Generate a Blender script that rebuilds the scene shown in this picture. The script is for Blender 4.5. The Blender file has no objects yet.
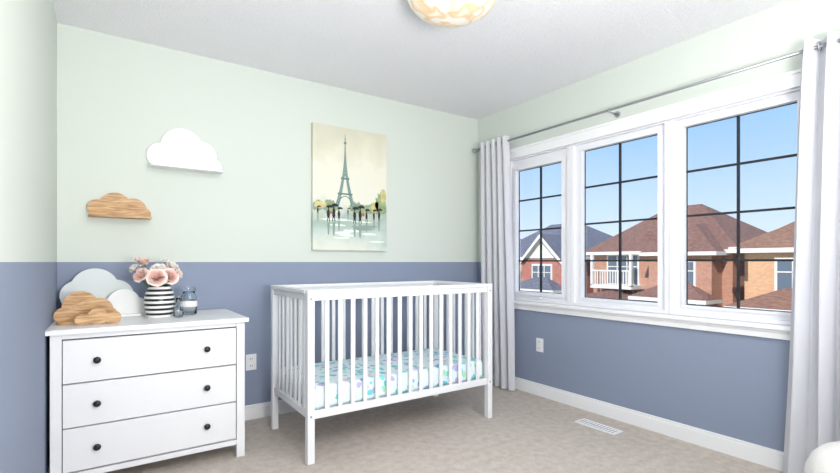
import bpy, bmesh, math, random
from mathutils import Vector, Matrix
random.seed(7)
sc = bpy.context.scene
sc.view_settings.view_transform = 'Standard'
sc.view_settings.look = 'None'
sc.view_settings.exposure = 0.0

def lin(c):
    return tuple(((v/255)/12.92 if v/255 <= 0.04045 else ((v/255+0.055)/1.055)**2.4) for v in c)

# ------------------------------------------------------------ materials
def base(name):
    m = bpy.data.materials.new(name); m.use_nodes = True
    nt = m.node_tree; b = nt.nodes['Principled BSDF']
    return m, nt, b
def mat(name, c, rough=0.5, metal=0.0, bump=0.0, bscale=200, emit=0.0, spec=0.5, vary=0.0):
    m, nt, b = base(name)
    L = lin(c)+(1,)
    b.inputs['Base Color'].default_value = L
    b.inputs['Roughness'].default_value = rough
    b.inputs['Metallic'].default_value = metal
    b.inputs['Specular IOR Level'].default_value = spec
    if emit:
        b.inputs['Emission Color'].default_value = L
        b.inputs['Emission Strength'].default_value = emit
    tc = nt.nodes.new('ShaderNodeTexCoord')
    n = nt.nodes.new('ShaderNodeTexNoise'); n.inputs['Scale'].default_value = bscale
    n.inputs['Detail'].default_value = 3
    nt.links.new(tc.outputs['Object'], n.inputs['Vector'])
    if bump:
        bp = nt.nodes.new('ShaderNodeBump'); bp.inputs['Strength'].default_value = bump
        bp.inputs['Distance'].default_value = 0.01
        nt.links.new(n.outputs['Fac'], bp.inputs['Height'])
        nt.links.new(bp.outputs['Normal'], b.inputs['Normal'])
    if vary:
        r = nt.nodes.new('ShaderNodeValToRGB')
        r.color_ramp.elements[0].position = 0.3; r.color_ramp.elements[1].position = 0.7
        r.color_ramp.elements[0].color = tuple(v*(1-vary) for v in L[:3])+(1,)
        r.color_ramp.elements[1].color = tuple(min(1, v*(1+vary)) for v in L[:3])+(1,)
        nt.links.new(n.outputs['Fac'], r.inputs['Fac'])
        nt.links.new(r.outputs['Color'], b.inputs['Base Color'])
    return m

M_mint = mat('paint_mint', (210, 217, 210), 0.75, bump=0.05, bscale=350)
M_blue = mat('paint_slate_blue', (136, 147, 170), 0.7, bump=0.05, bscale=350)
M_trim = mat('trim_white', (238, 239, 242), 0.35)
M_vinyl = mat('vinyl_white', (233, 234, 240), 0.35)
M_white = mat('lacquer_white', (233, 234, 237), 0.35)
M_cloud = mat('cloud_white', (236, 238, 238), 0.45)
M_cloudg = mat('cloud_pale_grey', (212, 219, 220), 0.5)
M_black = mat('black_metal', (22, 22, 24), 0.4)
M_munt = mat('muntin_black', (28, 30, 38), 0.5)
M_gap = mat('gap_shade', (90, 90, 95), 0.8)  # dark grey, shade of the gaps put into the colour
M_rod = mat('brushed_nickel', (170, 172, 178), 0.35, metal=0.8)
M_slot = mat('dark_slot', (60, 60, 60), 0.6)
M_pouf = mat('white_fabric', (234, 232, 228), 0.9, bump=0.4, bscale=120)
M_ceil = mat('stipple_ceiling', (238, 239, 243), 0.9, bump=0.8, bscale=90, vary=0.04)

# carpet
def carpet():
    m, nt, b = base('carpet_beige')
    tc = nt.nodes.new('ShaderNodeTexCoord')
    n1 = nt.nodes.new('ShaderNodeTexNoise'); n1.inputs['Scale'].default_value = 190; n1.inputs['Detail'].default_value = 4
    n2 = nt.nodes.new('ShaderNodeTexNoise'); n2.inputs['Scale'].default_value = 20; n2.inputs['Detail'].default_value = 5
    mx = nt.nodes.new('ShaderNodeMath'); mx.operation = 'ADD'
    mul = nt.nodes.new('ShaderNodeMath'); mul.operation = 'MULTIPLY'; mul.inputs[1].default_value = 0.5
    nt.links.new(tc.outputs['Object'], n1.inputs['Vector']); nt.links.new(tc.outputs['Object'], n2.inputs['Vector'])
    nt.links.new(n1.outputs['Fac'], mx.inputs[0]); nt.links.new(n2.outputs['Fac'], mx.inputs[1])
    nt.links.new(mx.outputs[0], mul.inputs[0])
    r = nt.nodes.new('ShaderNodeValToRGB')
    r.color_ramp.elements[0].position = 0.34; r.color_ramp.elements[1].position = 0.66
    r.color_ramp.elements[0].color = lin((180, 170, 161))+(1,)
    r.color_ramp.elements[1].color = lin((210, 201, 192))+(1,)
    nt.links.new(mul.outputs[0], r.inputs['Fac']); nt.links.new(r.outputs['Color'], b.inputs['Base Color'])
    b.inputs['Roughness'].default_value = 1.0; b.inputs['Specular IOR Level'].default_value = 0.05
    bp = nt.nodes.new('ShaderNodeBump'); bp.inputs['Strength'].default_value = 0.5; bp.inputs['Distance'].default_value = 0.01
    nt.links.new(n1.outputs['Fac'], bp.inputs['Height']); nt.links.new(bp.outputs['Normal'], b.inputs['Normal'])
    return m
M_carpet = carpet()

def wood():
    m, nt, b = base('oak_wood')
    tc = nt.nodes.new('ShaderNodeTexCoord'); mp = nt.nodes.new('ShaderNodeMapping')
    mp.inputs['Scale'].default_value = (3, 3, 26)
    n = nt.nodes.new('ShaderNodeTexNoise'); n.inputs['Scale'].default_value = 3; n.inputs['Detail'].default_value = 6
    n.inputs['Distortion'].default_value = 0.6
    r = nt.nodes.new('ShaderNodeValToRGB')
    r.color_ramp.elements[0].position = 0.32; r.color_ramp.elements[1].position = 0.68
    r.color_ramp.elements[0].color = lin((158, 114, 72))+(1,)
    r.color_ramp.elements[1].color = lin((222, 184, 136))+(1,)
    nt.links.new(tc.outputs['Object'], mp.inputs['Vector']); nt.links.new(mp.outputs['Vector'], n.inputs['Vector'])
    nt.links.new(n.outputs['Fac'], r.inputs['Fac']); nt.links.new(r.outputs['Color'], b.inputs['Base Color'])
    b.inputs['Roughness'].default_value = 0.5
    return m
M_wood = wood()

def sheet():
    m, nt, b = base('patterned_crib_sheet')
    tc = nt.nodes.new('ShaderNodeTexCoord')
    v = nt.nodes.new('ShaderNodeTexVoronoi'); v.inputs['Scale'].default_value = 17
    nt.links.new(tc.outputs['Object'], v.inputs['Vector'])
    cr = nt.nodes.new('ShaderNodeValToRGB'); cr.color_ramp.interpolation = 'CONSTANT'
    els = cr.color_ramp.elements
    cols = [(0.0, (110, 205, 215)), (0.28, (150, 180, 222)), (0.45, (130, 216, 212)), (0.66, (226, 190, 212)), (0.74, (190, 178, 222)), (0.88, (170, 222, 190))]
    els[0].color = lin(cols[0][1])+(1,); els[1].position = 0.28; els[1].color = lin(cols[1][1])+(1,)
    for p, c in cols[2:]:
        e = els.new(p); e.color = lin(c)+(1,)
    sep = nt.nodes.new('ShaderNodeSeparateColor')
    nt.links.new(v.outputs['Color'], sep.inputs[0]); nt.links.new(sep.outputs[0], cr.inputs['Fac'])
    n = nt.nodes.new('ShaderNodeTexNoise'); n.inputs['Scale'].default_value = 35
    nt.links.new(tc.outputs['Object'], n.inputs['Vector'])
    ad = nt.nodes.new('ShaderNodeMath'); ad.operation = 'MULTIPLY_ADD'; ad.inputs[1].default_value = 0.5
    nt.links.new(n.outputs['Fac'], ad.inputs[0]); nt.links.new(v.outputs['Distance'], ad.inputs[2])
    gt = nt.nodes.new('ShaderNodeMath'); gt.operation = 'GREATER_THAN'; gt.inputs[1].default_value = 0.64
    nt.links.new(ad.outputs[0], gt.inputs[0])
    mx = nt.nodes.new('ShaderNodeMix'); mx.data_type = 'RGBA'
    nt.links.new(gt.outputs[0], mx.inputs['Factor']); nt.links.new(cr.outputs['Color'], mx.inputs['A'])
    mx.inputs['B'].default_value = lin((222, 236, 242))+(1,)
    nt.links.new(mx.outputs['Result'], b.inputs['Base Color']); b.inputs['Roughness'].default_value = 0.9
    return m
M_sheet = sheet()

def curtain_mat():
    m, nt, b = base('curtain_fabric')
    out = nt.nodes['Material Output']
    b.inputs['Base Color'].default_value = lin((222, 223, 229))+(1,); b.inputs['Roughness'].default_value = 0.9
    tr = nt.nodes.new('ShaderNodeBsdfTranslucent'); tr.inputs['Color'].default_value = lin((228, 229, 236))+(1,)
    mx = nt.nodes.new('ShaderNodeMixShader'); mx.inputs[0].default_value = 0.22
    nt.links.new(b.outputs[0], mx.inputs[1]); nt.links.new(tr.outputs[0], mx.inputs[2]); nt.links.new(mx.outputs[0], out.inputs['Surface'])
    n = nt.nodes.new('ShaderNodeTexNoise'); n.inputs['Scale'].default_value = 400
    bp = nt.nodes.new('ShaderNodeBump'); bp.inputs['Strength'].default_value = 0.1
    nt.links.new(n.outputs['Fac'], bp.inputs['Height']); nt.links.new(bp.outputs['Normal'], b.inputs['Normal'])
    return m
M_curt = curtain_mat()

def pane_mat():
    m, nt, b = base('window_glass'); out = nt.nodes['Material Output']
    t = nt.nodes.new('ShaderNodeBsdfTransparent'); g = nt.nodes.new('ShaderNodeBsdfGlossy'); g.inputs['Roughness'].default_value = 0.02
    mx = nt.nodes.new('ShaderNodeMixShader'); mx.inputs[0].default_value = 0.03
    nt.links.new(t.outputs[0], mx.inputs[1]); nt.links.new(g.outputs[0], mx.inputs[2]); nt.links.new(mx.outputs[0], out.inputs['Surface'])
    return m
M_pane = pane_mat()

def glass_mat():
    m, nt, b = base('clear_glass')
    b.inputs['Transmission Weight'].default_value = 1.0; b.inputs['Roughness'].default_value = 0.03
    b.inputs['Base Color'].default_value = (0.93, 0.97, 0.98, 1); b.inputs['IOR'].default_value = 1.3
    return m
M_glass = glass_mat()

def brick(name, c1, c2, mortar=(190, 175, 160)):
    m, nt, b = base(name)
    tc = nt.nodes.new('ShaderNodeTexCoord')
    sp = nt.nodes.new('ShaderNodeSeparateXYZ'); cb = nt.nodes.new('ShaderNodeCombineXYZ')
    ad = nt.nodes.new('ShaderNodeMath'); ad.operation = 'ADD'
    nt.links.new(tc.outputs['Object'], sp.inputs[0])
    nt.links.new(sp.outputs['X'], ad.inputs[0]); nt.links.new(sp.outputs['Y'], ad.inputs[1])
    nt.links.new(ad.outputs[0], cb.inputs['X']); nt.links.new(sp.outputs['Z'], cb.inputs['Y'])
    br = nt.nodes.new('ShaderNodeTexBrick'); br.inputs['Scale'].default_value = 4.0
    br.inputs['Color1'].default_value = lin(c1)+(1,); br.inputs['Color2'].default_value = lin(c2)+(1,)
    br.inputs['Mortar'].default_value = lin(mortar)+(1,); br.inputs['Mortar Size'].default_value = 0.015
    nt.links.new(cb.outputs[0], br.inputs['Vector']); nt.links.new(br.outputs['Color'], b.inputs['Base Color'])
    b.inputs['Roughness'].default_value = 0.9
    return m
def shingle(name, c1, c2):
    m, nt, b = base(name)
    tc = nt.nodes.new('ShaderNodeTexCoord'); mp = nt.nodes.new('ShaderNodeMapping'); mp.inputs['Scale'].default_value = (2, 2, 9)
    n = nt.nodes.new('ShaderNodeTexNoise'); n.inputs['Scale'].default_value = 2.6; n.inputs['Detail'].default_value = 5
    r = nt.nodes.new('ShaderNodeValToRGB'); r.color_ramp.elements[0].position = 0.35; r.color_ramp.elements[1].position = 0.65
    r.color_ramp.elements[0].color = lin(c1)+(1,); r.color_ramp.elements[1].color = lin(c2)+(1,)
    nt.links.new(tc.outputs['Object'], mp.inputs['Vector']); nt.links.new(mp.outputs[0], n.inputs['Vector'])
    nt.links.new(n.outputs['Fac'], r.inputs['Fac']); nt.links.new(r.outputs['Color'], b.inputs['Base Color'])
    b.inputs['Roughness'].default_value = 0.95
    return m

# ------------------------------------------------------------ mesh builder
class MB:
    def __init__(s): s.bm = bmesh.new(); s.mats = []
    def mi(s, m):
        if m not in s.mats: s.mats.append(m)
        return s.mats.index(m)
    def face(s, pts, m, smooth=False):
        vs = [s.bm.verts.new(p) for p in pts]
        f = s.bm.faces.new(vs); f.material_index = s.mi(m); f.smooth = smooth
        return f
    def box(s, x0, x1, y0, y1, z0, z1, m, M=None):
        P = [Vector((x, y, z)) for z in (z0, z1) for (x, y) in ((x0, y0), (x1, y0), (x1, y1), (x0, y1))]
        if M: P = [M @ p for p in P]
        v = [s.bm.verts.new(p) for p in P]
        for q in ((3, 2, 1, 0), (4, 5, 6, 7), (0, 1, 5, 4), (1, 2, 6, 5), (2, 3, 7, 6), (3, 0, 4, 7)):
            f = s.bm.faces.new([v[i] for i in q]); f.material_index = s.mi(m)
    def prism_y(s, pts, y0, y1, m, M=None):   # pts: (x,z) outline, extruded along Y
        n = len(pts)
        A = [Vector((x, y0, z)) for x, z in pts]; B = [Vector((x, y1, z)) for x, z in pts]
        if M: A = [M @ p for p in A]; B = [M @ p for p in B]
        a = [s.bm.verts.new(p) for p in A]; b = [s.bm.verts.new(p) for p in B]
        k = s.mi(m)
        for fv in (a, b[::-1]):
            f = s.bm.faces.new(fv); f.material_index = k
        for i in range(n):
            j = (i+1) % n
            f = s.bm.faces.new([a[i], b[i], b[j], a[j]]); f.material_index = k
    def lathe(s, prof, c, m, seg=40, M=None, cap=False):
        rings = []
        for r, z in prof:
            ring = []
            for i in range(seg):
                a = 2*math.pi*i/seg
                p = Vector((c[0]+r*math.cos(a), c[1]+r*math.sin(a), c[2]+z))
                if M: p = M @ p
                ring.append(s.bm.verts.new(p))
            rings.append(ring)
        for k in range(len(rings)-1):
            mm = m[k % len(m)] if isinstance(m, list) else m
            for i in range(seg):
                j = (i+1) % seg
                f = s.bm.faces.new([rings[k][i], rings[k][j], rings[k+1][j], rings[k+1][i]])
                f.material_index = s.mi(mm); f.smooth = True
        if cap:
            mm = m[0] if isinstance(m, list) else m
            for ring in (rings[0][::-1], rings[-1]):
                f = s.bm.faces.new(ring); f.material_index = s.mi(mm)
    def tube(s, p0, p1, r0, m, r1=None, seg=16):
        p0 = Vector(p0); p1 = Vector(p1); d = p1-p0
        M = Matrix.Translation(p0) @ d.to_track_quat('Z', 'Y').to_matrix().to_4x4()
        s.lathe([(r0, 0), (r1 if r1 is not None else r0, d.length)], (0, 0, 0), m, seg, M, cap=True)
    def ball(s, c, r, m, sx=1, sy=1, sz=1, seg=20):
        prof = []
        for i in range(seg//2+1):
            a = -math.pi/2+math.pi*i/(seg//2)
            prof.append((max(1e-4, r*math.cos(a)), r*math.sin(a)))
        M = Matrix.Translation(c) @ Matrix.Diagonal((sx, sy, sz, 1))
        s.lathe(prof, (0, 0, 0), m, seg, M)
    def done(s, name, bevel=0, parent=None, origin=True):
        bmesh.ops.recalc_face_normals(s.bm, faces=s.bm.faces[:])
        xs = [v.co for v in s.bm.verts]
        if origin:
            o = Vector(((min(v.x for v in xs)+max(v.x for v in xs))/2, (min(v.y for v in xs)+max(v.y for v in xs))/2, min(v.z for v in xs)))
            for v in s.bm.verts: v.co -= o
        else: o = Vector((0, 0, 0))
        me = bpy.data.meshes.new(name); s.bm.to_mesh(me); s.bm.free()
        for m in s.mats: me.materials.append(m)
        ob = bpy.data.objects.new(name, me); ob.location = o
        sc.collection.objects.link(ob)
        if bevel:
            bv = ob.modifiers.new('bevel', 'BEVEL'); bv.width = bevel; bv.segments = 2; bv.limit_method = 'ANGLE'
        if parent: ob.parent = parent
        return ob

# ------------------------------------------------------------ room shell
XL, XR, YB, YF, H, HB = -0.2455, 3.076, 3.477, -1.1, 2.575, 1.15
T = 0.15
b = MB(); b.box(XL-T, XR+T, YF-T, YB+T, -0.15, 0, M_carpet); b.done('floor')
b = MB(); b.box(XL-T, XR+T, YF-T, YB+T, H, H+0.15, M_ceil); b.done('ceiling')
def two_tone(name, x0, x1, y0, y1):
    b = MB(); b.box(x0, x1, y0, y1, 0, HB, M_blue); b.box(x0, x1, y0, y1, HB, H, M_mint); b.done(name)
two_tone('wall_back', XL-T, XR+T, YB, YB+T)
two_tone('wall_left', XL-T, XL, YF, YB)
two_tone('wall_front', XL-T, XR+T, YF-T, YF)
WY0, WY1, WZ0, WZ1 = 0.83, 3.06, 0.80, 2.10
b = MB()
b.box(XR, XR+T, YF, YB, 0, WZ0, M_blue)
b.box(XR, XR+T, YF, YB, WZ1, H, M_mint)
for y0, y1 in ((YF, WY0), (WY1, YB)):
    b.box(XR, XR+T, y0, y1, WZ0, HB, M_blue); b.box(XR, XR+T, y0, y1, HB, WZ1, M_mint)
b.done('wall_right')
# baseboards
def bb(name, pts):
    b = MB()
    for (x0, x1, y0, y1, dx, dy) in pts:
        b.box(x0, x1, y0, y1, 0, 0.085, M_trim)
        b.box(x0+(0.006 if dx > 0 else 0), x1-(0.006 if dx < 0 else 0), y0+(0.006 if dy > 0 else 0), y1-(0.006 if dy < 0 else 0), 0.085, 0.105, M_trim)
    b.done(name, 0.002)
bb('baseboard_back', [(XL, XR, YB-0.016, YB, 0, 1)])
bb('baseboard_right', [(XR-0.016, XR, YF, YB-0.016, 1, 0)])
bb('baseboard_left', [(XL, XL+0.016, YF, YB-0.016, -1, 0)])

# window casing
b = MB()
cw = 0.085
b.box(XR-0.022, XR, WY0-cw, WY1+cw, WZ1-0.01, WZ1+0.075, M_trim)
b.box(XR-0.032, XR, WY0-cw-0.01, WY1+cw+0.01, WZ1+0.06, WZ1+0.08, M_trim)
for y0, y1 in ((WY0-cw, WY0+0.01), (WY1-0.01, WY1+cw)):
    b.box(XR-0.022, XR, y0, y1, WZ0+0.004, WZ1-0.011, M_trim)
b.done('trim_1', 0.003)
b = MB()
b.box(XR-0.05, XR-0.0005, WY0-cw-0.02, WY1+cw+0.02, WZ0-0.022, WZ0+0.003, M_trim)
b.box(XR-0.022, XR, WY0-cw, WY1+cw, WZ0-0.075, WZ0-0.022, M_trim)
b.box(XR-0.03, XR, WY0-cw, WY1+cw, WZ0-0.04, WZ0-0.022, M_trim)
b.done('trim_2', 0.003)
# windows
units = [(2.37, 3.06, 2.465, 2.98, 0.885, 1.985), (1.585, 2.37, 1.67, 2.275, 0.87, 2.03), (0.83, 1.585, 0.905, 1.50, 0.87, 2.03)]
for k, (u0, u1, g0, g1, GZ0, GZ1) in enumerate(units):
    b = MB()
    def ring(y0, y1, z0, z1, yi0, yi1, zi0, zi1, xa, xb, m=M_vinyl):
        b.box(xa, xb, y0, y1, z0, zi0, m); b.box(xa, xb, y0, y1, zi1, z1, m)
        b.box(xa, xb, y0, yi0, zi0, zi1, m); b.box(xa, xb, yi1, y1, zi0, zi1, m)
    e = 0.0015
    # fixed outer frame, recessed face, raised sash (each one overlapping slightly inside the next, no coincident faces)
    ring(u0+e, u1-e, WZ0+0.004, WZ1-0.001, u0+0.03, u1-0.03, WZ0+0.026, WZ1-0.02, XR+0.004, XR+0.077)
    ring(u0+0.025, u1-0.025, WZ0+0.021, WZ1-0.015, g0-0.006, g1+0.006, GZ0-0.006, GZ1+0.006, XR+0.030, XR+0.0745)
    if k == 0:
        ring(g0-0.03, g1+0.03, GZ0-0.03, GZ1+0.03, g0, g1, GZ0, GZ1, XR+0.014, XR+0.0755)
    else:
        ring(g0-0.016, g1+0.016, GZ0-0.016, GZ1+0.016, g0, g1, GZ0, GZ1, XR+0.020, XR+0.0755)
    b.box(XR+0.062, XR+0.064, g0-0.003, g1+0.003, GZ0-0.003, GZ1+0.003, M_pane)
    # dark glazing gasket
    ring(g0-0.002, g1+0.002, GZ0-0.002, GZ1+0.002, g0+0.004, g1-0.004, GZ0+0.004, GZ1-0.004, XR+0.058, XR+0.067, M_munt)
    ym = (g0+g1)/2
    b.box(XR+0.055, XR+0.071, ym-0.0065, ym+0.0065, GZ0-0.001, GZ1+0.001, M_munt)
    for q in (1, 2, 3):
        z = GZ0+(GZ1-GZ0)*q/4
        b.box(XR+0.0555, XR+0.0705, g0-0.001, g1+0.001, z-0.0065, z+0.0065, M_munt)
    if k == 0:
        b.box(XR-0.004, XR+0.03, 2.68, 2.78, WZ0+0.03, WZ0+0.045, M_vinyl)
    b.done('window_%d' % (k+1))

# ------------------------------------------------------------ crib
CX0, CX1, CY0, CY1, CH = 0.937, 2.352, 2.50, 3.21, 0.99
b = MB(); p = 0.042
for x in (CX0, CX1-p):
    for y in (CY0, CY1-p):
        b.box(x, x+p, y, y+p, 0, CH-0.022, M_white)
for y in (CY0, CY1-p):          # long sides
    b.box(CX0, CX1, y-0.004, y+p+0.004, CH-0.022, CH, M_white)
    b.box(CX0+p, CX1-p, y+0.01, y+0.035, CH-0.062, CH-0.022, M_white)
    b.box(CX0+p, CX1-p, y+0.01, y+0.035, 0.25, 0.295, M_white)
    n = 15
    for i in range(n):
        x = CX0+p+(CX1-CX0-2*p)*(i+1)/(n+1)
        b.box(x-0.013, x+0.013, y+0.016, y+0.03, 0.29, CH-0.06, M_white)
for x in (CX0, CX1-p):
    b.box(x-0.004, x+p+0.004, CY0+p, CY1-p, CH-0.022, CH, M_white)
    b.box(x+0.01, x+0.035, CY0+p, CY1-p, CH-0.062, CH-0.022, M_white)
    b.box(x+0.01, x+0.035, CY0+p, CY1-p, 0.25, 0.295, M_white)
    n = 7
    for i in range(n):
        y = CY0+p+(CY1-CY0-2*p)*(i+1)/(n+1)
        b.box(x+0.016, x+0.03, y-0.013, y+0.013, 0.29, CH-0.06, M_white)
b.box(CX0+0.036, CX1-0.036, CY0+0.036, CY1-0.036, 0.265, 0.285, M_white)
for x in (CX0-0.001, CX1-p-0.001):   # bolt caps
    for z in (0.27, CH-0.05):
        b.tube((x+p/2, CY0+0.002, z), (x+p/2, CY0-0.003, z), 0.007, M_rod)
b.done('crib', 0.003)
b = MB(); b.box(CX0+0.043, CX1-0.043, CY0+0.043, CY1-0.043, 0.286, 0.425, M_sheet)
o = b.done('crib_mattress'); bv = o.modifiers.new('b', 'BEVEL'); bv.width = 0.03; bv.segments = 5
for f in o.data.polygons: f.use_smooth = True

# ------------------------------------------------------------ dresser
b = MB()
DX0, DX1, DY0, DY1, DH = -0.2285, 0.676, 2.84, 3.44, 0.82
b.box(-0.2445, 0.694, 2.815, 3.455, DH-0.024, DH, M_white)
for x in (DX0, DX1-0.045):
    b.box(x, x+0.045, DY0, DY0+0.045, 0, DH-0.024, M_white)
    b.box(x, x+0.045, DY1-0.045, DY1, 0, DH-0.024, M_white)
    b.box(x+0.008, x+0.03, DY0+0.045, DY1-0.045, 0.09, DH-0.024, M_white)
b.box(DX0+0.045, DX1-0.045, DY1-0.02, DY1-0.008, 0.09, DH-0.024, M_white)
b.box(DX0+0.045, DX1-0.045, DY0+0.03, DY1-0.02, 0.09, 0.105, M_white)
b.box(DX0+0.045, DX1-0.045, DY0+0.002, DY0+0.03, 0.075, 0.103, M_white)
b.box(DX0+0.045, DX1-0.045, DY0+0.002, DY0+0.03, DH-0.05, DH-0.024, M_white)
b.box(DX0+0.045, DX1-0.045, DY0+0.028, DY0+0.03, 0.103, DH-0.05, M_gap)  # darkened backing paints the shade between the white drawers
for zc in (0.656, 0.437, 0.218):
    b.box(DX0+0.049, DX1-0.049, DY0+0.004, DY0+0.027, zc-0.106, zc+0.106, M_white)
    for x in (-0.041, 0.469):
        b.tube((x, DY0+0.005, zc), (x, DY0-0.012, zc), 0.008, M_black)
        b.ball((x, DY0-0.018, zc), 0.017, M_black, sy=0.6)
b.done('dresser', 0.003)

# ------------------------------------------------------------ clouds
def cloud_outline(circ, c0, n=150):
    pts = []
    for i in range(n):
        a = 2*math.pi*i/n; dx, dz = math.cos(a), math.sin(a); best = 0.0
        for cx, cz, r in circ:
            ox, oz = c0[0]-cx, c0[1]-cz
            B = ox*dx+oz*dz; C = ox*ox+oz*oz-r*r; D = B*B-C
            if D > 0:
                t = -B+math.sqrt(D)
                if t > best: best = t
        if dz < 0: best = min(best, -c0[1]/dz)
        pts.append((c0[0]+best*dx, c0[1]+best*dz))
    return pts
def cloud(name, X, Yb, Z, circ, c0, m, th=0.018, ledge=None, lean=0, s=1.0):
    b = MB()
    circ = [(a*s, c*s, r*s) for a, c, r in circ]; c0 = (c0[0]*s, c0[1]*s)
    M = Matrix.Translation((X, Yb, Z)) @ Matrix.Rotation(-lean, 4, 'X')
    b.prism_y(cloud_outline(circ, c0), -th, 0, m, M)
    if ledge:
        l0, l1, dp = ledge
        # shelf board with rounded front corners
        r_ = 0.03; pts = [(l0, -th), (l1, -th)]
        pts += [(l1-r_+r_*math.cos(t), -dp+r_-r_*math.sin(t)) for t in [math.pi/2*i/6 for i in range(7)]]
        pts += [(l0+r_-r_*math.sin(t), -dp+r_-r_*math.cos(t)) for t in [math.pi/2*i/6 for i in range(7)]]
        lo = [b.bm.verts.new(M @ Vector((x, y, 0))) for x, y in pts]; hi = [b.bm.verts.new(M @ Vector((x, y, 0.014))) for x, y in pts]
        k = b.mi(m); b.bm.faces.new(lo).material_index = k; b.bm.faces.new(hi[::-1]).material_index = k
        for i in range(len(pts)):
            j = (i+1) % len(pts); b.bm.faces.new([lo[i], hi[i], hi[j], lo[j]]).material_index = k
    return b.done(name, 0.003)
C1 = [(-0.14, 0.085, 0.085), (-0.015, 0.155, 0.13), (0.10, 0.115, 0.10), (0.18, 0.05, 0.052)]
cloud('cloud_wall_shelf', 0.435, YB-0.001, 1.765, C1, (-0.01, 0.09), M_cloud, ledge=(-0.21, 0.225, 0.12))
C2 = [(-0.125, 0.06, 0.055), (-0.03, 0.075, 0.09), (0.07, 0.06, 0.075), (0.13, 0.035, 0.04), (-0.08, 0.04, 0.05)]
cloud('cloud_wall_shelf', 0.072, YB-0.001, 1.425, C2, (0, 0.045), M_wood, ledge=(-0.165, 0.165, 0.11), s=0.97)
# on the dresser
cloud('cloud_shelf_decor', -0.05, 3.40, DH+0.001, [(-0.10, 0.06, 0.07), (-0.01, 0.17, 0.12), (0.09, 0.12, 0.10), (-0.09, 0.13, 0.09), (0.15, 0.05, 0.06)], (0, 0.1), M_cloudg, lean=0.08)
cloud('cloud_shelf_decor', 0.085, 3.335, DH+0.001, [(-0.07, 0.05, 0.06), (0.0, 0.08, 0.085), (0.07, 0.05, 0.06)], (0, 0.05), M_cloud, ledge=(-0.1, 0.1, 0.07))
cloud('cloud_shelf_decor', -0.10, 3.12, DH+0.001, [(-0.09, 0.04, 0.045), (-0.02, 0.09, 0.08), (0.06, 0.06, 0.07), (0.11, 0.035, 0.04)], (0, 0.05), M_wood, th=0.016, ledge=(-0.12, 0.14, 0.10))
cloud('cloud_shelf_decor', -0.03, 2.99, DH+0.001, [(-0.08, 0.025, 0.03), (-0.01, 0.04, 0.045), (0.06, 0.03, 0.035)], (0, 0.02), M_wood, th=0.016)

# ------------------------------------------------------------ striped vase with roses
M_vw = mat('vase_white', (238, 238, 236), 0.3); M_vb = mat('vase_black', (25, 25, 28), 0.3)
vase_root = bpy.data.objects.new('vase_with_roses', None); vase_root.empty_display_size = 0.1
sc.collection.objects.link(vase_root)
b = MB(); VX, VY = 0.262, 3.17; prof = []
N = 14
for i in range(N+1):
    t = i/N; r = 0.066+0.016*math.sin(math.pi*min(1, t*1.1))-0.012*max(0, t-0.75)/0.25
    prof.append((r, 0.195*t))
b.lathe(prof, (VX, VY, DH+0.001), [M_vw, M_vb], 40)
b.lathe([(0.001, 0), (0.066, 0)], (VX, VY, DH+0.001), M_vw, 40)
b.lathe([(prof[-1][0], 0.195), (prof[-1][0]-0.007, 0.196), (prof[-1][0]-0.01, 0.12), (0.001, 0.12)], (VX, VY, DH+0.001), M_vw, 40)
b.done('vase_body', parent=vase_root)
M_pk = mat('petal_pink', (242, 204, 195), 0.7); M_pk2 = mat('petal_blush', (248, 228, 220), 0.7)
M_pw = mat('petal_white', (246, 240, 234), 0.7); M_leaf = mat('leaf_green', (96, 130, 92), 0.6)
b = MB()
def rose(c, R, m, m2, axis):
    Q = Vector(axis).normalized().to_track_quat('Z', 'Y').to_matrix().to_4x4(); M0 = Matrix.Translation(c) @ Q
    for layer, (n, rr, tilt, hh) in enumerate(((3, 0.22, 0.1, 0.95), (4, 0.42, 0.3, 0.95), (5, 0.66, 0.6, 0.85), (6, 0.9, 0.95, 0.65))):
        for i in range(n):
            a = 2*math.pi*(i+0.37*layer)/n; w = 2.6*math.pi/n/2*1.1
            g = []
            for v in range(6):
                t = v/5; row = []
                for q in range(7):
                    s_ = (q/6-0.5)*2; ang = a+s_*w*(0.5+0.5*math.sin(math.pi*min(1, t*0.62+0.2)))
                    r = R*rr*(0.25+0.75*math.sin(t*math.pi/2))+R*tilt*0.25*t**3
                    z = R*(-0.45+1.15*hh*t)-R*0.28*s_*s_*t-R*tilt*0.25*t**4
                    row.append(b.bm.verts.new(M0 @ Vector((r*math.cos(ang), r*math.sin(ang), z))))
                g.append(row)
            k = b.mi(m if layer < 3 else m2)
            for v in range(5):
                for q in range(6):
                    f = b.bm.faces.new([g[v][q], g[v][q+1], g[v+1][q+1], g[v+1][q]]); f.material_index = k; f.smooth = True
ZT = DH+0.19
roses = [((-0.02, -0.07, 0.05), 0.050, M_pk, M_pk2, (-.1, -1, .4)), ((0.05, -0.045, 0.055), 0.048, M_pk, M_pk2, (.3, -1, .5)),
         ((-0.10, -0.03, 0.065), 0.042, M_pk, M_pk2, (-.8, -.8, .6)), ((0.0, 0.0, 0.10), 0.045, M_pw, M_pw, (0, -.6, 1)),
         ((-0.08, 0.01, 0.14), 0.033, M_pk, M_pk2, (-.5, -.4, 1)), ((0.075, 0.03, 0.115), 0.038, M_pw, M_pk2, (.5, -.3, 1)),
         ((-0.03, 0.05, 0.08), 0.045, M_pk2, M_pk2, (-.2, .4, 1)), ((0.045, 0.07, 0.06), 0.045, M_pk, M_pk2, (.5, .8, .6)),
         ((-0.135, 0.02, 0.105), 0.026, M_pw, M_pw, (-1, -.4, .7)), ((-0.115, 0.0, 0.16), 0.02, M_pk2, M_pw, (-.7, -.3, 1)),
         ((0.105, -0.01, 0.07), 0.026, M_pk2, M_pw, (1, -.5, .6)), ((0.03, 0.02, 0.15), 0.022, M_pw, M_pw, (.2, -.3, 1))]
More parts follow.
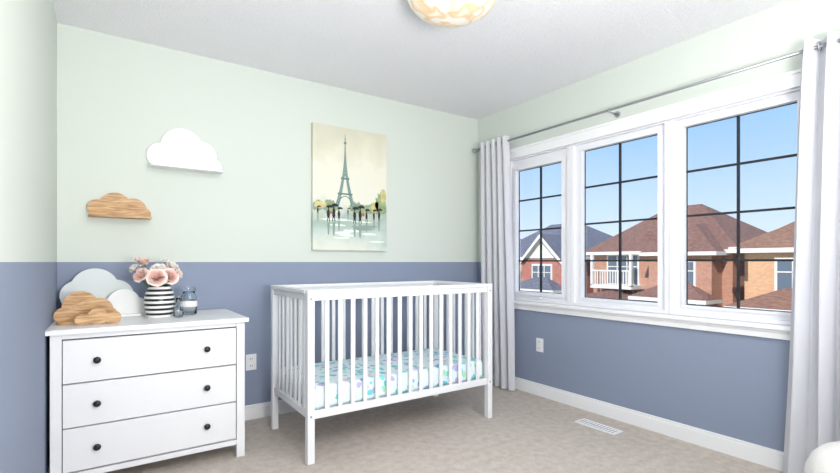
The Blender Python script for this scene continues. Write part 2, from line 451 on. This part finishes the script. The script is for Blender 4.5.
for (dx, dy, dz), R, m, m2, ax in roses:
    c = (VX+dx, VY+dy, ZT+dz); rose(c, R, m, m2, ax)
    b.tube((VX+dx*0.2, VY+dy*0.2, DH+0.13), (c[0], c[1], c[2]-R*0.3), 0.003, M_leaf, seg=6)
for i in range(14):
    a = i*2.4; L = 0.065
    p0 = Vector((VX+0.04*math.cos(a), VY+0.04*math.sin(a), ZT+0.005+0.05*random.random()))
    d = Vector((math.cos(a), math.sin(a), 0.3)); sd = Vector((-math.sin(a), math.cos(a), 0))*0.018
    b.face([p0, p0+d*L*0.5+sd, p0+d*L, p0+d*L*0.5-sd], M_leaf)
b.done('roses', parent=vase_root)
# glass jars
b = MB(); JX, JY = 0.425, 3.2
b.lathe([(0.001, 0.0), (0.043, 0.0), (0.046, 0.006), (0.046, 0.11), (0.034, 0.13), (0.034, 0.145), (0.031, 0.145), (0.031, 0.13), (0.043, 0.108), (0.043, 0.008), (0.001, 0.006)], (JX, JY, DH+0.001), M_glass, 32)
b.lathe([(0.001, 0.175), (0.036, 0.174), (0.038, 0.17), (0.038, 0.146), (0.001, 0.146)], (JX, JY, DH+0.001), M_glass, 32)
b.lathe([(0.0465, 0.05), (0.0475, 0.051), (0.0475, 0.085), (0.0465, 0.086)], (JX, JY, DH+0.001), M_vw, 32)
b.done('glass_jar')
b = MB(); JX, JY = 0.352, 3.08
b.lathe([(0.001, 0.0), (0.024, 0.0), (0.026, 0.005), (0.026, 0.07), (0.012, 0.088), (0.012, 0.115), (0.0095, 0.115), (0.0095, 0.088), (0.023, 0.068), (0.023, 0.007), (0.001, 0.005)], (JX, JY, DH+0.001), M_glass, 24)
b.lathe([(0.001, 0.128), (0.014, 0.127), (0.014, 0.1155), (0.001, 0.1155)], (JX, JY, DH+0.001), M_rod, 24)
b.done('glass_bottle')

# ------------------------------------------------------------ canvas painting
def canvas_mat():
    m, nt, b = base('painted_canvas')
    tc = nt.nodes.new('ShaderNodeTexCoord'); sp = nt.nodes.new('ShaderNodeSeparateXYZ')
    nt.links.new(tc.outputs['Object'], sp.inputs[0])
    n = nt.nodes.new('ShaderNodeTexNoise'); n.inputs['Scale'].default_value = 5; n.inputs['Detail'].default_value = 6
    nt.links.new(tc.outputs['Object'], n.inputs['Vector'])
    a = nt.nodes.new('ShaderNodeMath'); a.operation = 'MULTIPLY_ADD'; a.inputs[1].default_value = 0.45; a.inputs[2].default_value = -0.22
    nt.links.new(n.outputs['Fac'], a.inputs[0])
    s_ = nt.nodes.new('ShaderNodeMath'); s_.operation = 'ADD'
    nt.links.new(a.outputs[0], s_.inputs[0]); nt.links.new(sp.outputs['Z'], s_.inputs[1])
    r = nt.nodes.new('ShaderNodeValToRGB'); e = r.color_ramp.elements
    e[0].position = 0.0; e[0].color = lin((222, 224, 212))+(1,)
    e[1].position = 1.0; e[1].color = lin((206, 204, 186))+(1,)
    for p_, c_ in ((0.12, (196, 210, 203)), (0.24, (168, 186, 177)), (0.33, (204, 212, 200)), (0.42, (226, 226, 213)), (0.7, (228, 226, 211)), (0.85, (216, 213, 193))):
        q = e.new(p_); q.color = lin(c_)+(1,)
    nt.links.new(s_.outputs[0], r.inputs['Fac']); nt.links.new(r.outputs['Color'], b.inputs['Base Color'])
    b.inputs['Roughness'].default_value = 0.85
    return m
M_can = canvas_mat()
M_tow = mat('paint_tower_teal', (136, 162, 158), 0.8); M_tow2 = mat('paint_tower_dark', (104, 130, 128), 0.8)
M_fig = mat('paint_figures', (40, 46, 44), 0.8); M_ref = mat('paint_reflection', (140, 160, 150), 0.8)
M_tr = mat('paint_trees', (150, 166, 124), 0.8, vary=0.3, bscale=20); M_tr2 = mat('paint_ochre', (204, 192, 136), 0.8, vary=0.2, bscale=20)
M_red = mat('paint_red', (190, 100, 80), 0.8); M_wet = mat('paint_wet_light', (228, 238, 228), 0.8)
b = MB(); PX, PZ, PW, PH = 1.33, 1.245, 0.665, 1.0; PY = YB-0.038
b.box(PX, PX+PW, PY, YB-0.001, PZ, PZ+PH, M_can)
def pp(pts, m, k=1):
    b.face([(PX+min(PW, max(0, u)), PY-0.0004*k, PZ+v) for u, v in pts], m)
def blob(u, v, ru, rv, m, k=1, rough=0.2, n=20):
    pp([(u+ru*math.cos(t)*(1+rough*(random.random()-.5)), v+rv*math.sin(t)*(1+rough*(random.random()-.5))) for t in [2*math.pi*i/n for i in range(n)]], m, k)
# distant tree line
for i in range(26):
    u = 0.02+0.62*i/25
    if abs(u-0.27) < 0.07: continue
    blob(u, 0.345+0.012*random.random(), 0.028, 0.03+0.02*random.random(), random.choice([M_ref, M_tr]), 1+0.1*(i % 3), 0.5)
blob(0.61, 0.40, 0.05, 0.09, M_tr, 2, 0.5, 26); blob(0.63, 0.47, 0.028, 0.06, M_tr2, 3, 0.5)
blob(0.55, 0.37, 0.04, 0.05, M_tr2, 2, 0.5); blob(0.06, 0.36, 0.05, 0.03, M_tr2, 2, 0.5)
# tower
TC, TB, TH = 0.275, 0.345, 0.57
def hw(t): return 0.09*(1-t)**2.3+0.004
def strip(u0, v0, u1, v1, w, m, k):
    d = Vector((u1-u0, v1-v0)); nn = Vector((-d.y, d.x)).normalized()*w/2
    pp([(u0+nn.x, v0+nn.y), (u1+nn.x, v1+nn.y), (u1-nn.x, v1-nn.y), (u0-nn.x, v0-nn.y)], m, k)
for i in range(20):
    t0, t1 = i/20, (i+1)/20; v0, v1 = TB+TH*t0, TB+TH*t1
    if t0 < 0.42:
        for sgn in (-1, 1):
            l0 = 0.032*(1-t0)+0.003; l1 = 0.032*(1-t1)+0.003
            pp([(TC+sgn*hw(t0), v0), (TC+sgn*(hw(t0)-l0), v0), (TC+sgn*(hw(t1)-l1), v1), (TC+sgn*hw(t1), v1)], M_tow, 4)
            strip(TC+sgn*hw(t0), v0, TC+sgn*(hw(t1)-l1), v1, 0.004, M_tow2, 5)
            strip(TC+sgn*(hw(t0)-l0), v0, TC+sgn*hw(t1), v1, 0.004, M_tow2, 5)
    else:
        pp([(TC-hw(t0), v0), (TC+hw(t0), v0), (TC+hw(t1), v1), (TC-hw(t1), v1)], M_tow, 4)
        strip(TC-hw(t0), v0, TC+hw(t1), v1, 0.003, M_tow2, 5); strip(TC+hw(t0), v0, TC-hw(t1), v1, 0.003, M_tow2, 5)
for t in (0.2, 0.42, 0.93):
    w = hw(t)+0.008; pp([(TC-w, TB+TH*t-0.007), (TC+w, TB+TH*t-0.007), (TC+w, TB+TH*t+0.007), (TC-w, TB+TH*t+0.007)], M_tow2, 6)
arc = [(TC+0.058*math.cos(a), TB+0.02+0.075*math.sin(a)) for a in [math.pi*i/12 for i in range(13)]]
for i in range(12): strip(arc[i][0], arc[i][1], arc[i+1][0], arc[i+1][1], 0.007, M_tow2, 6)
strip(TC, TB+TH*0.98, TC, TB+TH+0.03, 0.004, M_tow2, 5)
# wet street, figures with umbrellas
for i in range(14):
    blob(0.05+0.57*random.random(), 0.06+0.2*random.random(), 0.05+0.05*random.random(), 0.006+0.008*random.random(), random.choice([M_wet, M_ref, M_wet]), 1+0.05*i, 0.4)
for u, v, s_ in ((0.13, 0.25, 1.1), (0.175, 0.255, 1.2), (0.22, 0.26, .9), (0.36, 0.245, 1.15), (0.41, 0.25, 1.25), (0.47, 0.26, .9), (0.54, 0.27, .8), (0.04, 0.29, .6), (0.59, 0.27, .9), (0.30, 0.30, .5)):
    blob(u, v+0.035*s_, 0.012*s_, 0.034*s_, M_fig, 7, 0.3, 12)
    blob(u, v+0.078*s_, 0.006*s_, 0.008*s_, M_fig, 7.2, 0, 8)
    um = [(u+0.01+0.027*s_*math.cos(a), v+0.082*s_+0.019*s_*math.sin(a)) for a in [math.pi*i/10 for i in range(11)]]
    pp(um, M_fig, 8)
    strip(u-0.005*s_, v+0.01, u-0.009*s_, v-0.02*s_, 0.006*s_, M_fig, 7.4); strip(u+0.005*s_, v+0.01, u+0.009*s_, v-0.02*s_, 0.006*s_, M_fig, 7.6)
    pp([(u-0.01*s_, v-0.025*s_), (u+0.012*s_, v-0.025*s_), (u+0.004*s_, v-0.12*s_), (u-0.006*s_, v-0.11*s_)], M_ref, 6)
blob(0.44, 0.30, 0.012, 0.015, M_red, 9, 0.3); blob(0.15, 0.3, 0.008, 0.012, M_red, 9, 0.3)
b.done('canvas_painting')

# ------------------------------------------------------------ outlets
def outlet(x, y, z, side):
    b = MB()
    if side == 'back':
        b.box(x-0.037, x+0.037, y-0.007, y, z-0.058, z+0.058, M_trim)
        for dz in (-0.026, 0.026):
            b.box(x-0.017, x+0.017, y-0.010, y-0.006, z+dz-0.015, z+dz+0.015, M_trim)
            for dx in (-0.007, 0.007): b.box(x+dx-0.0015, x+dx+0.0015, y-0.0108, y-0.009, z+dz-0.006, z+dz+0.007, M_slot)
    else:
        b.box(x-0.007, x, y-0.037, y+0.037, z-0.058, z+0.058, M_trim)
        for dz in (-0.026, 0.026):
            b.box(x-0.010, x-0.006, y-0.017, y+0.017, z+dz-0.015, z+dz+0.015, M_trim)
            for dx in (-0.007, 0.007): b.box(x-0.0108, x-0.009, y+dx-0.0015, y+dx+0.0015, z+dz-0.006, z+dz+0.007, M_slot)
    b.done('wall_outlet', 0.001)
outlet(0.872, YB, 0.417, 'back'); outlet(XR, 2.679, 0.436, 'right')

# floor vent
b = MB()
b.box(2.775, 2.885, 1.79, 2.10, 0.0, 0.006, M_trim)
for i in range(12):
    y = 1.815+i*0.0235
    b.box(2.795, 2.865, y, y+0.005, 0.0055, 0.0065, M_gap)
b.done('floor_vent')

# ------------------------------------------------------------ curtains, rod
RX, RZ = 2.972, 2.238
b = MB()
b.tube((RX, 0.30, RZ), (RX, 3.37, RZ), 0.009, M_rod)
for y in (0.30, 3.37):
    s_ = 1 if y > 1 else -1
    b.tube((RX, y-s_*0.01, RZ), (RX, y+s_*0.02, RZ), 0.014, M_rod); b.ball((RX, y+s_*0.035, RZ), 0.023, M_rod)
for y in (0.62, 1.955, 3.345):
    b.tube((RX, y, RZ-0.012), (XR-0.001, y, RZ-0.012), 0.005, M_rod); b.tube((XR-0.006, y, RZ-0.012), (XR, y, RZ-0.012), 0.022, M_rod)
    b.tube((RX, y-0.006, RZ), (RX, y+0.006, RZ), 0.0135, M_rod)
b.done('curtain_rod')
def curtain(ya0, ya1, yb0, yb1, n, amp, seed):
    b = MB(); NU, NV = n*18, 30; g = []
    for v in range(NV+1):
        t = v/NV; z = 0.012+(RZ+0.045-0.012)*(1-t); row = []
        for u in range(NU+1):
            s_ = u/NU
            y0 = ya0+(yb0-ya0)*t**0.8; y1 = ya1+(yb1-ya1)*t**0.8
            w = 0.45*math.sin(3*t+5*s_+seed)*t
            X = RX+amp*math.sin(2*math.pi*n*s_+w+0.4)*(1-0.35*t*math.sin(7*s_+seed)**2)+0.004*t*math.sin(2*math.pi*n*2.3*s_+seed)
            y = y0+(y1-y0)*s_+0.007*math.sin(4*math.pi*n*s_)+0.008*t*math.sin(9*s_+4*t)
            row.append(b.bm.verts.new((X, y, z)))
        g.append(row)
    k = b.mi(M_curt)
    for v in range(NV):
        for u in range(NU):
            f = b.bm.faces.new([g[v][u], g[v][u+1], g[v+1][u+1], g[v+1][u]]); f.smooth = True; f.material_index = k
    for i in range(2*n):      # grommets
        s_ = (i+0.5-0.13)/(2*n); y = ya0+(ya1-ya0)*s_
        M = Matrix.Translation((RX, y, RZ)) @ Matrix.Rotation(math.pi/2, 4, 'X')
        b.lathe([(0.016, -0.003), (0.024, -0.003), (0.024, 0.003), (0.016, 0.003), (0.016, -0.003)], (0, 0, 0), M_rod, 20, M)
    b.done('curtain')
curtain(3.32, 2.96, 3.33, 2.88, 5, 0.041, 1)
curtain(0.40, 0.85, 0.36, 0.93, 5, 0.044, 2)

# ------------------------------------------------------------ ceiling light
def bowl_mat():
    m, nt, b = base('alabaster_bowl')
    tc = nt.nodes.new('ShaderNodeTexCoord')
    mp = nt.nodes.new('ShaderNodeMapping'); mp.inputs['Scale'].default_value = (1, 1, 0.6)
    nt.links.new(tc.outputs['Object'], mp.inputs['Vector'])
    n = nt.nodes.new('ShaderNodeTexNoise'); n.inputs['Scale'].default_value = 10; n.inputs['Detail'].default_value = 1.0; n.inputs['Distortion'].default_value = 0.4
    nt.links.new(mp.outputs[0], n.inputs['Vector'])
    r = nt.nodes.new('ShaderNodeValToRGB'); e = r.color_ramp.elements
    e[0].position = 0.50; e[0].color = lin((236, 218, 192))+(1,)
    e[1].position = 0.55; e[1].color = lin((232, 196, 156))+(1,)
    q = e.new(0.44); q.color = lin((246, 238, 226))+(1,)
    q = e.new(0.62); q.color = lin((240, 214, 180))+(1,); q = e.new(0.68); q.color = lin((244, 232, 214))+(1,)
    nt.links.new(n.outputs['Fac'], r.inputs['Fac'])
    nt.links.new(r.outputs['Color'], b.inputs['Base Color']); nt.links.new(r.outputs['Color'], b.inputs['Emission Color'])
    b.inputs['Emission Strength'].default_value = 0.15; b.inputs['Roughness'].default_value = 0.3
    return m
M_bowl = bowl_mat()
b = MB(); LX, LY = 1.485, 1.88
prof = []
for i in range(17):
    a = math.pi/2*i/16; prof.append((max(0.001, 0.235*math.sin(a)), -0.155+0.122*(1-math.cos(a))))
b.lathe(prof, (LX, LY, H), M_bowl, 48)
b.lathe([(0.234, -0.035), (0.241, -0.033), (0.241, -0.023), (0.225, -0.021)], (LX, LY, H), M_trim, 48)
b.lathe([(0.17, -0.0), (0.17, -0.025), (0.23, -0.027)], (LX, LY, H), M_trim, 48)
b.done('ceiling_light')

# ------------------------------------------------------------ pouf
b = MB()
prof = [(0.001, 0), (0.23, 0), (0.255, 0.02), (0.275, 0.1), (0.28, 0.19), (0.275, 0.26), (0.255, 0.31), (0.22, 0.345), (0.15, 0.36), (0.001, 0.363)]
b.lathe(prof, (2.61, 0.45, 0), M_pouf, 48); b.lathe([(0.283, 0.185), (0.287, 0.19), (0.283, 0.195)], (2.61, 0.45, 0), M_pouf, 48)
b.done('pouf')

# ------------------------------------------------------------ outside
GZ = -3.1
M_grass = mat('grass', (120, 130, 80), 1, vary=0.25, bscale=3); M_asph = mat('asphalt', (120, 120, 122), 1, vary=0.1, bscale=4)
M_conc = mat('sidewalk', (190, 186, 178), 1)
b = MB(); b.box(XR+2, 160, -90, 130, GZ-0.2, GZ, M_grass); b.done('lawn')
b = MB(); b.box(9.5, 16.5, -90, 130, GZ, GZ+0.03, M_asph); b.done('street')
b = MB(); b.box(17.6, 18.9, -90, 130, GZ, GZ+0.05, M_conc); b.done('sidewalk')
M_fr = mat('house_white_trim', (226, 222, 214), 0.6); M_wg = mat('house_window_dark', (96, 108, 122), 0.15)
M_gd = mat('garage_door', (220, 212, 198), 0.6)
def hwin(b, X, y, z, w, h):
    b.box(X-0.10, X+0.05, y-w/2-0.1, y+w/2+0.1, z-0.12, z+h+0.12, M_fr)
    b.box(X-0.12, X-0.09, y-w/2, y+w/2, z, z+h, M_wg)
    for q in (1, 2): b.box(X-0.14, X-0.11, y-w/2+w*q/3-0.03, y-w/2+w*q/3+0.03, z, z+h, M_fr)
    b.box(X-0.14, X-0.11, y-w/2, y+w/2, z+h*.6, z+h*.6+.05, M_fr)
def hip(b, x0, x1, y0, y1, z0, z1, rx0, rx1, ry0, ry1, m, o=0.45):
    A = [(x0-o, y0-o, z0), (x1+o, y0-o, z0), (x1+o, y1+o, z0), (x0-o, y1+o, z0)]
    R = [(rx0, ry0, z1), (rx1, ry1, z1)]
    if ry0 != ry1:   # ridge along y
        b.face([A[0], A[1], R[0]], m); b.face([A[2], A[3], R[1]], m)
        b.face([A[1], A[2], R[1], R[0]], m); b.face([A[3], A[0], R[0], R[1]], m)
    else:
        b.face([A[3], A[0], R[0]], m); b.face([A[1], A[2], R[1]], m)
        b.face([A[0], A[1], R[1], R[0]], m); b.face([A[2], A[3], R[0], R[1]], m)
    b.box(x0-o, x1+o, y0-o, y1+o, z0-0.18, z0-0.001, M_fr)
def gable(b, x0, x1, y0, y1, z0, z1, mw, mr, o=0.3):
    ym = (y0+y1)/2
    pts = [(y0, z0), (y1, z0), (ym, z1)]
    b.face([(x0, p_[0], p_[1]) for p_ in pts], mw)
    s_ = (z1-z0)/(ym-y0)
    for sg, ye in ((-1, y0), (1, y1)):
        yo = ye+sg*o; zo = z0-o*s_
        b.face([(x0-o, yo, zo), (x0-o, ym, z1+0.02), (x1, ym, z1+0.02), (x1, yo, zo)], mr)
        b.face([(x0-o-.01, yo, zo-0.02), (x0-o-.01, ym, z1), (x0-o-.01, ym, z1-0.28), (x0-o-.01, yo, zo-0.28)], M_fr)
def house(X, y0, y1, D, ze, zr, mb, mr, bay, low, r0=.38, r1=.3):
    b = MB(); w = y1-y0
    b.box(X, X+D, y0, y1, GZ, ze, mb)
    hip(b, X, X+D, y0, y1, ze, zr, X+D*.45, X+D*.45, y0+w*r0, y1-w*r1, mr)
    yA, yB = (y0+w*.06, y0+w*.46) if low else (y0+w*.54, y0+w*.94)     # projecting bay
    yC, yD = (y0+w*.52, y0+w*.96) if low else (y0+w*.04, y0+w*.48)
    b.box(X-1.1, X, yA, yB, GZ, ze-0.15, mb)
    if bay == 'white_gable':
        gable(b, X-1.1, X+3.5, yA, yB, ze-0.1, ze+1.5, M_fr, mr)
    elif bay == 'gable':
        gable(b, X-1.1, X+3.5, yA, yB, ze-0.1, ze+1.35, mb, mr)
    else:
        hip(b, X-1.1, X+3, yA, yB, ze-0.1, ze+1.4, X+.6, X+3, (yA+yB)/2, (yA+yB)/2, mr, o=0.35)
    hwin(b, X-1.1, (yA+yB)/2, ze-1.75, 1.5, 1.15)
    hwin(b, X-1.1, (yA+yB)/2, GZ+0.9, 1.7, 1.4)
    # roof skirt over the ground floor bay
    hip(b, X-2.2, X-1, yA-.1, yB+.1, -0.6, 0.2, X-1.2, X-1.1, (yA+yB)/2-.4, (yA+yB)/2+.4, mr, o=0.25)
    # garage with roof below the balcony
    b.box(X-2.6, X, yC, yD, GZ, -0.95, mb)
    b.box(X-2.68, X-2.58, yC+.4, yD-.4, GZ, -1.25, M_gd)
    for q in range(1, 4): b.box(X-2.70, X-2.66, yC+.4, yD-.4, GZ+q*.46, GZ+q*.46+.03, M_gap)
    hip(b, X-2.6, X, yC, yD, -0.95, -0.4, X-1.1, X, (yC+yD)/2, (yC+yD)/2, mr, o=0.35)
    # balcony with white railing
    yb0, yb1 = yC+.4, yD-.4
    b.box(X-1.3, X, yb0, yb1, -0.35, -0.15, M_fr)
    for yy in (yb0, yb1-0.14):
        b.box(X-1.3, X-1.14, yy, yy+0.14, -0.2, ze-0.15, M_fr)
    b.box(X-1.26, X-1.2, yb0, yb1, 0.62, 0.7, M_fr)
    k = int((yb1-yb0)/0.16)
    for q in range(k): b.box(X-1.25, X-1.21, yb0+q*.16, yb0+q*.16+.05, -0.15, .64, M_fr)
    hwin(b, X, (yb0+yb1)/2, -0.1, 1.8, 1.6)
    b.done('house')
B1 = brick('brick_rosy', (168, 116, 94), (188, 136, 112)); B2 = brick('brick_orange', (206, 156, 112), (222, 172, 128))
B3 = brick('brick_red', (160, 88, 74), (180, 106, 90)); B4 = brick('brick_tan', (190, 160, 130), (205, 175, 145))
R1 = shingle('shingle_brown', (104, 72, 62), (138, 102, 90)); R2 = shingle('shingle_grey', (84, 86, 98), (116, 118, 130)); R3 = shingle('shingle_tan', (118, 84, 68), (146, 110, 92))
house(24.7, 9.7, 17.3, 9, 1.75, 4.55, B1, R1, 'hip', True, .42, .34)
house(22.8, -0.4, 8.5, 9, 1.8, 4.25, B2, R3, 'hip', False, .3, .42)
house(25.0, 18.5, 26.6, 9, 1.5, 4.1, B3, R2, 'white_gable', True)
house(25.0, 28.2, 37.2, 9, 1.8, 4.6, B1, R1, 'gable', True)
house(24.0, -11.5, -2.6, 9, 1.8, 4.4, B4, R2, 'gable', True)
house(25.0, 39, 48, 9, 1.8, 4.6, B2, R3, 'hip', True)

# ------------------------------------------------------------ sky + lights
w = bpy.data.worlds.new('World'); sc.world = w; w.use_nodes = True
nt = w.node_tree; bg = nt.nodes['Background']
tc = nt.nodes.new('ShaderNodeTexCoord'); sp = nt.nodes.new('ShaderNodeSeparateXYZ')
r = nt.nodes.new('ShaderNodeValToRGB'); e = r.color_ramp.elements
e[0].position = 0.0; e[0].color = lin((218, 230, 240))+(1,)
e[1].position = 0.6; e[1].color = lin((120, 166, 228))+(1,)
for p_, c_ in ((0.1, (192, 217, 240)), (0.25, (150, 193, 238))):
    q = e.new(p_); q.color = lin(c_)+(1,)
nt.links.new(tc.outputs['Generated'], sp.inputs[0]); nt.links.new(sp.outputs['Z'], r.inputs['Fac']); nt.links.new(r.outputs['Color'], bg.inputs['Color'])
bg.inputs['Strength'].default_value = 1.25

def light(name, kind, loc, energy, rot=(0, 0, 0), col=(1, 1, 1), **kw):
    l = bpy.data.lights.new(name, kind); l.energy = energy; l.color = col
    for k, v in kw.items(): setattr(l, k, v)
    o = bpy.data.objects.new(name, l); o.location = loc; o.rotation_euler = rot; sc.collection.objects.link(o); return o
s = light('sun', 'SUN', (0, 0, 20), 4.8, col=(1, .95, .88), angle=0.01)
s.rotation_euler = Vector((0.75, 0.25, -0.62)).to_track_quat('-Z', 'Y').to_euler()
f = light('fill_ceiling', 'AREA', (0.8, -0.6, 1.2), 116, col=(1, .975, .965), size=0.9)  # added fill light, unseen, aimed up and forward at the ceiling
f.rotation_euler = Vector((-0.05, 0.7, 1)).to_track_quat('-Z', 'Y').to_euler()
light('fill_overhead', 'AREA', (1.3, -0.2, 2.5), 35, rot=(math.radians(22), 0, 0), col=(1, .97, .95), shape='RECTANGLE', size=1.8, size_y=0.9)  # unseen area light added under the ceiling to brighten the room

# ------------------------------------------------------------ camera
cam = bpy.data.cameras.new('camera'); co = bpy.data.objects.new('camera', cam); sc.collection.objects.link(co)
co.location = (0, 0, HB); co.rotation_euler = (math.pi/2, 0, -math.atan(313/459))
cam.sensor_width = 36; cam.lens = 459/840*36; cam.shift_y = 25.5/840; cam.clip_start = 0.03; cam.clip_end = 500
sc.camera = co
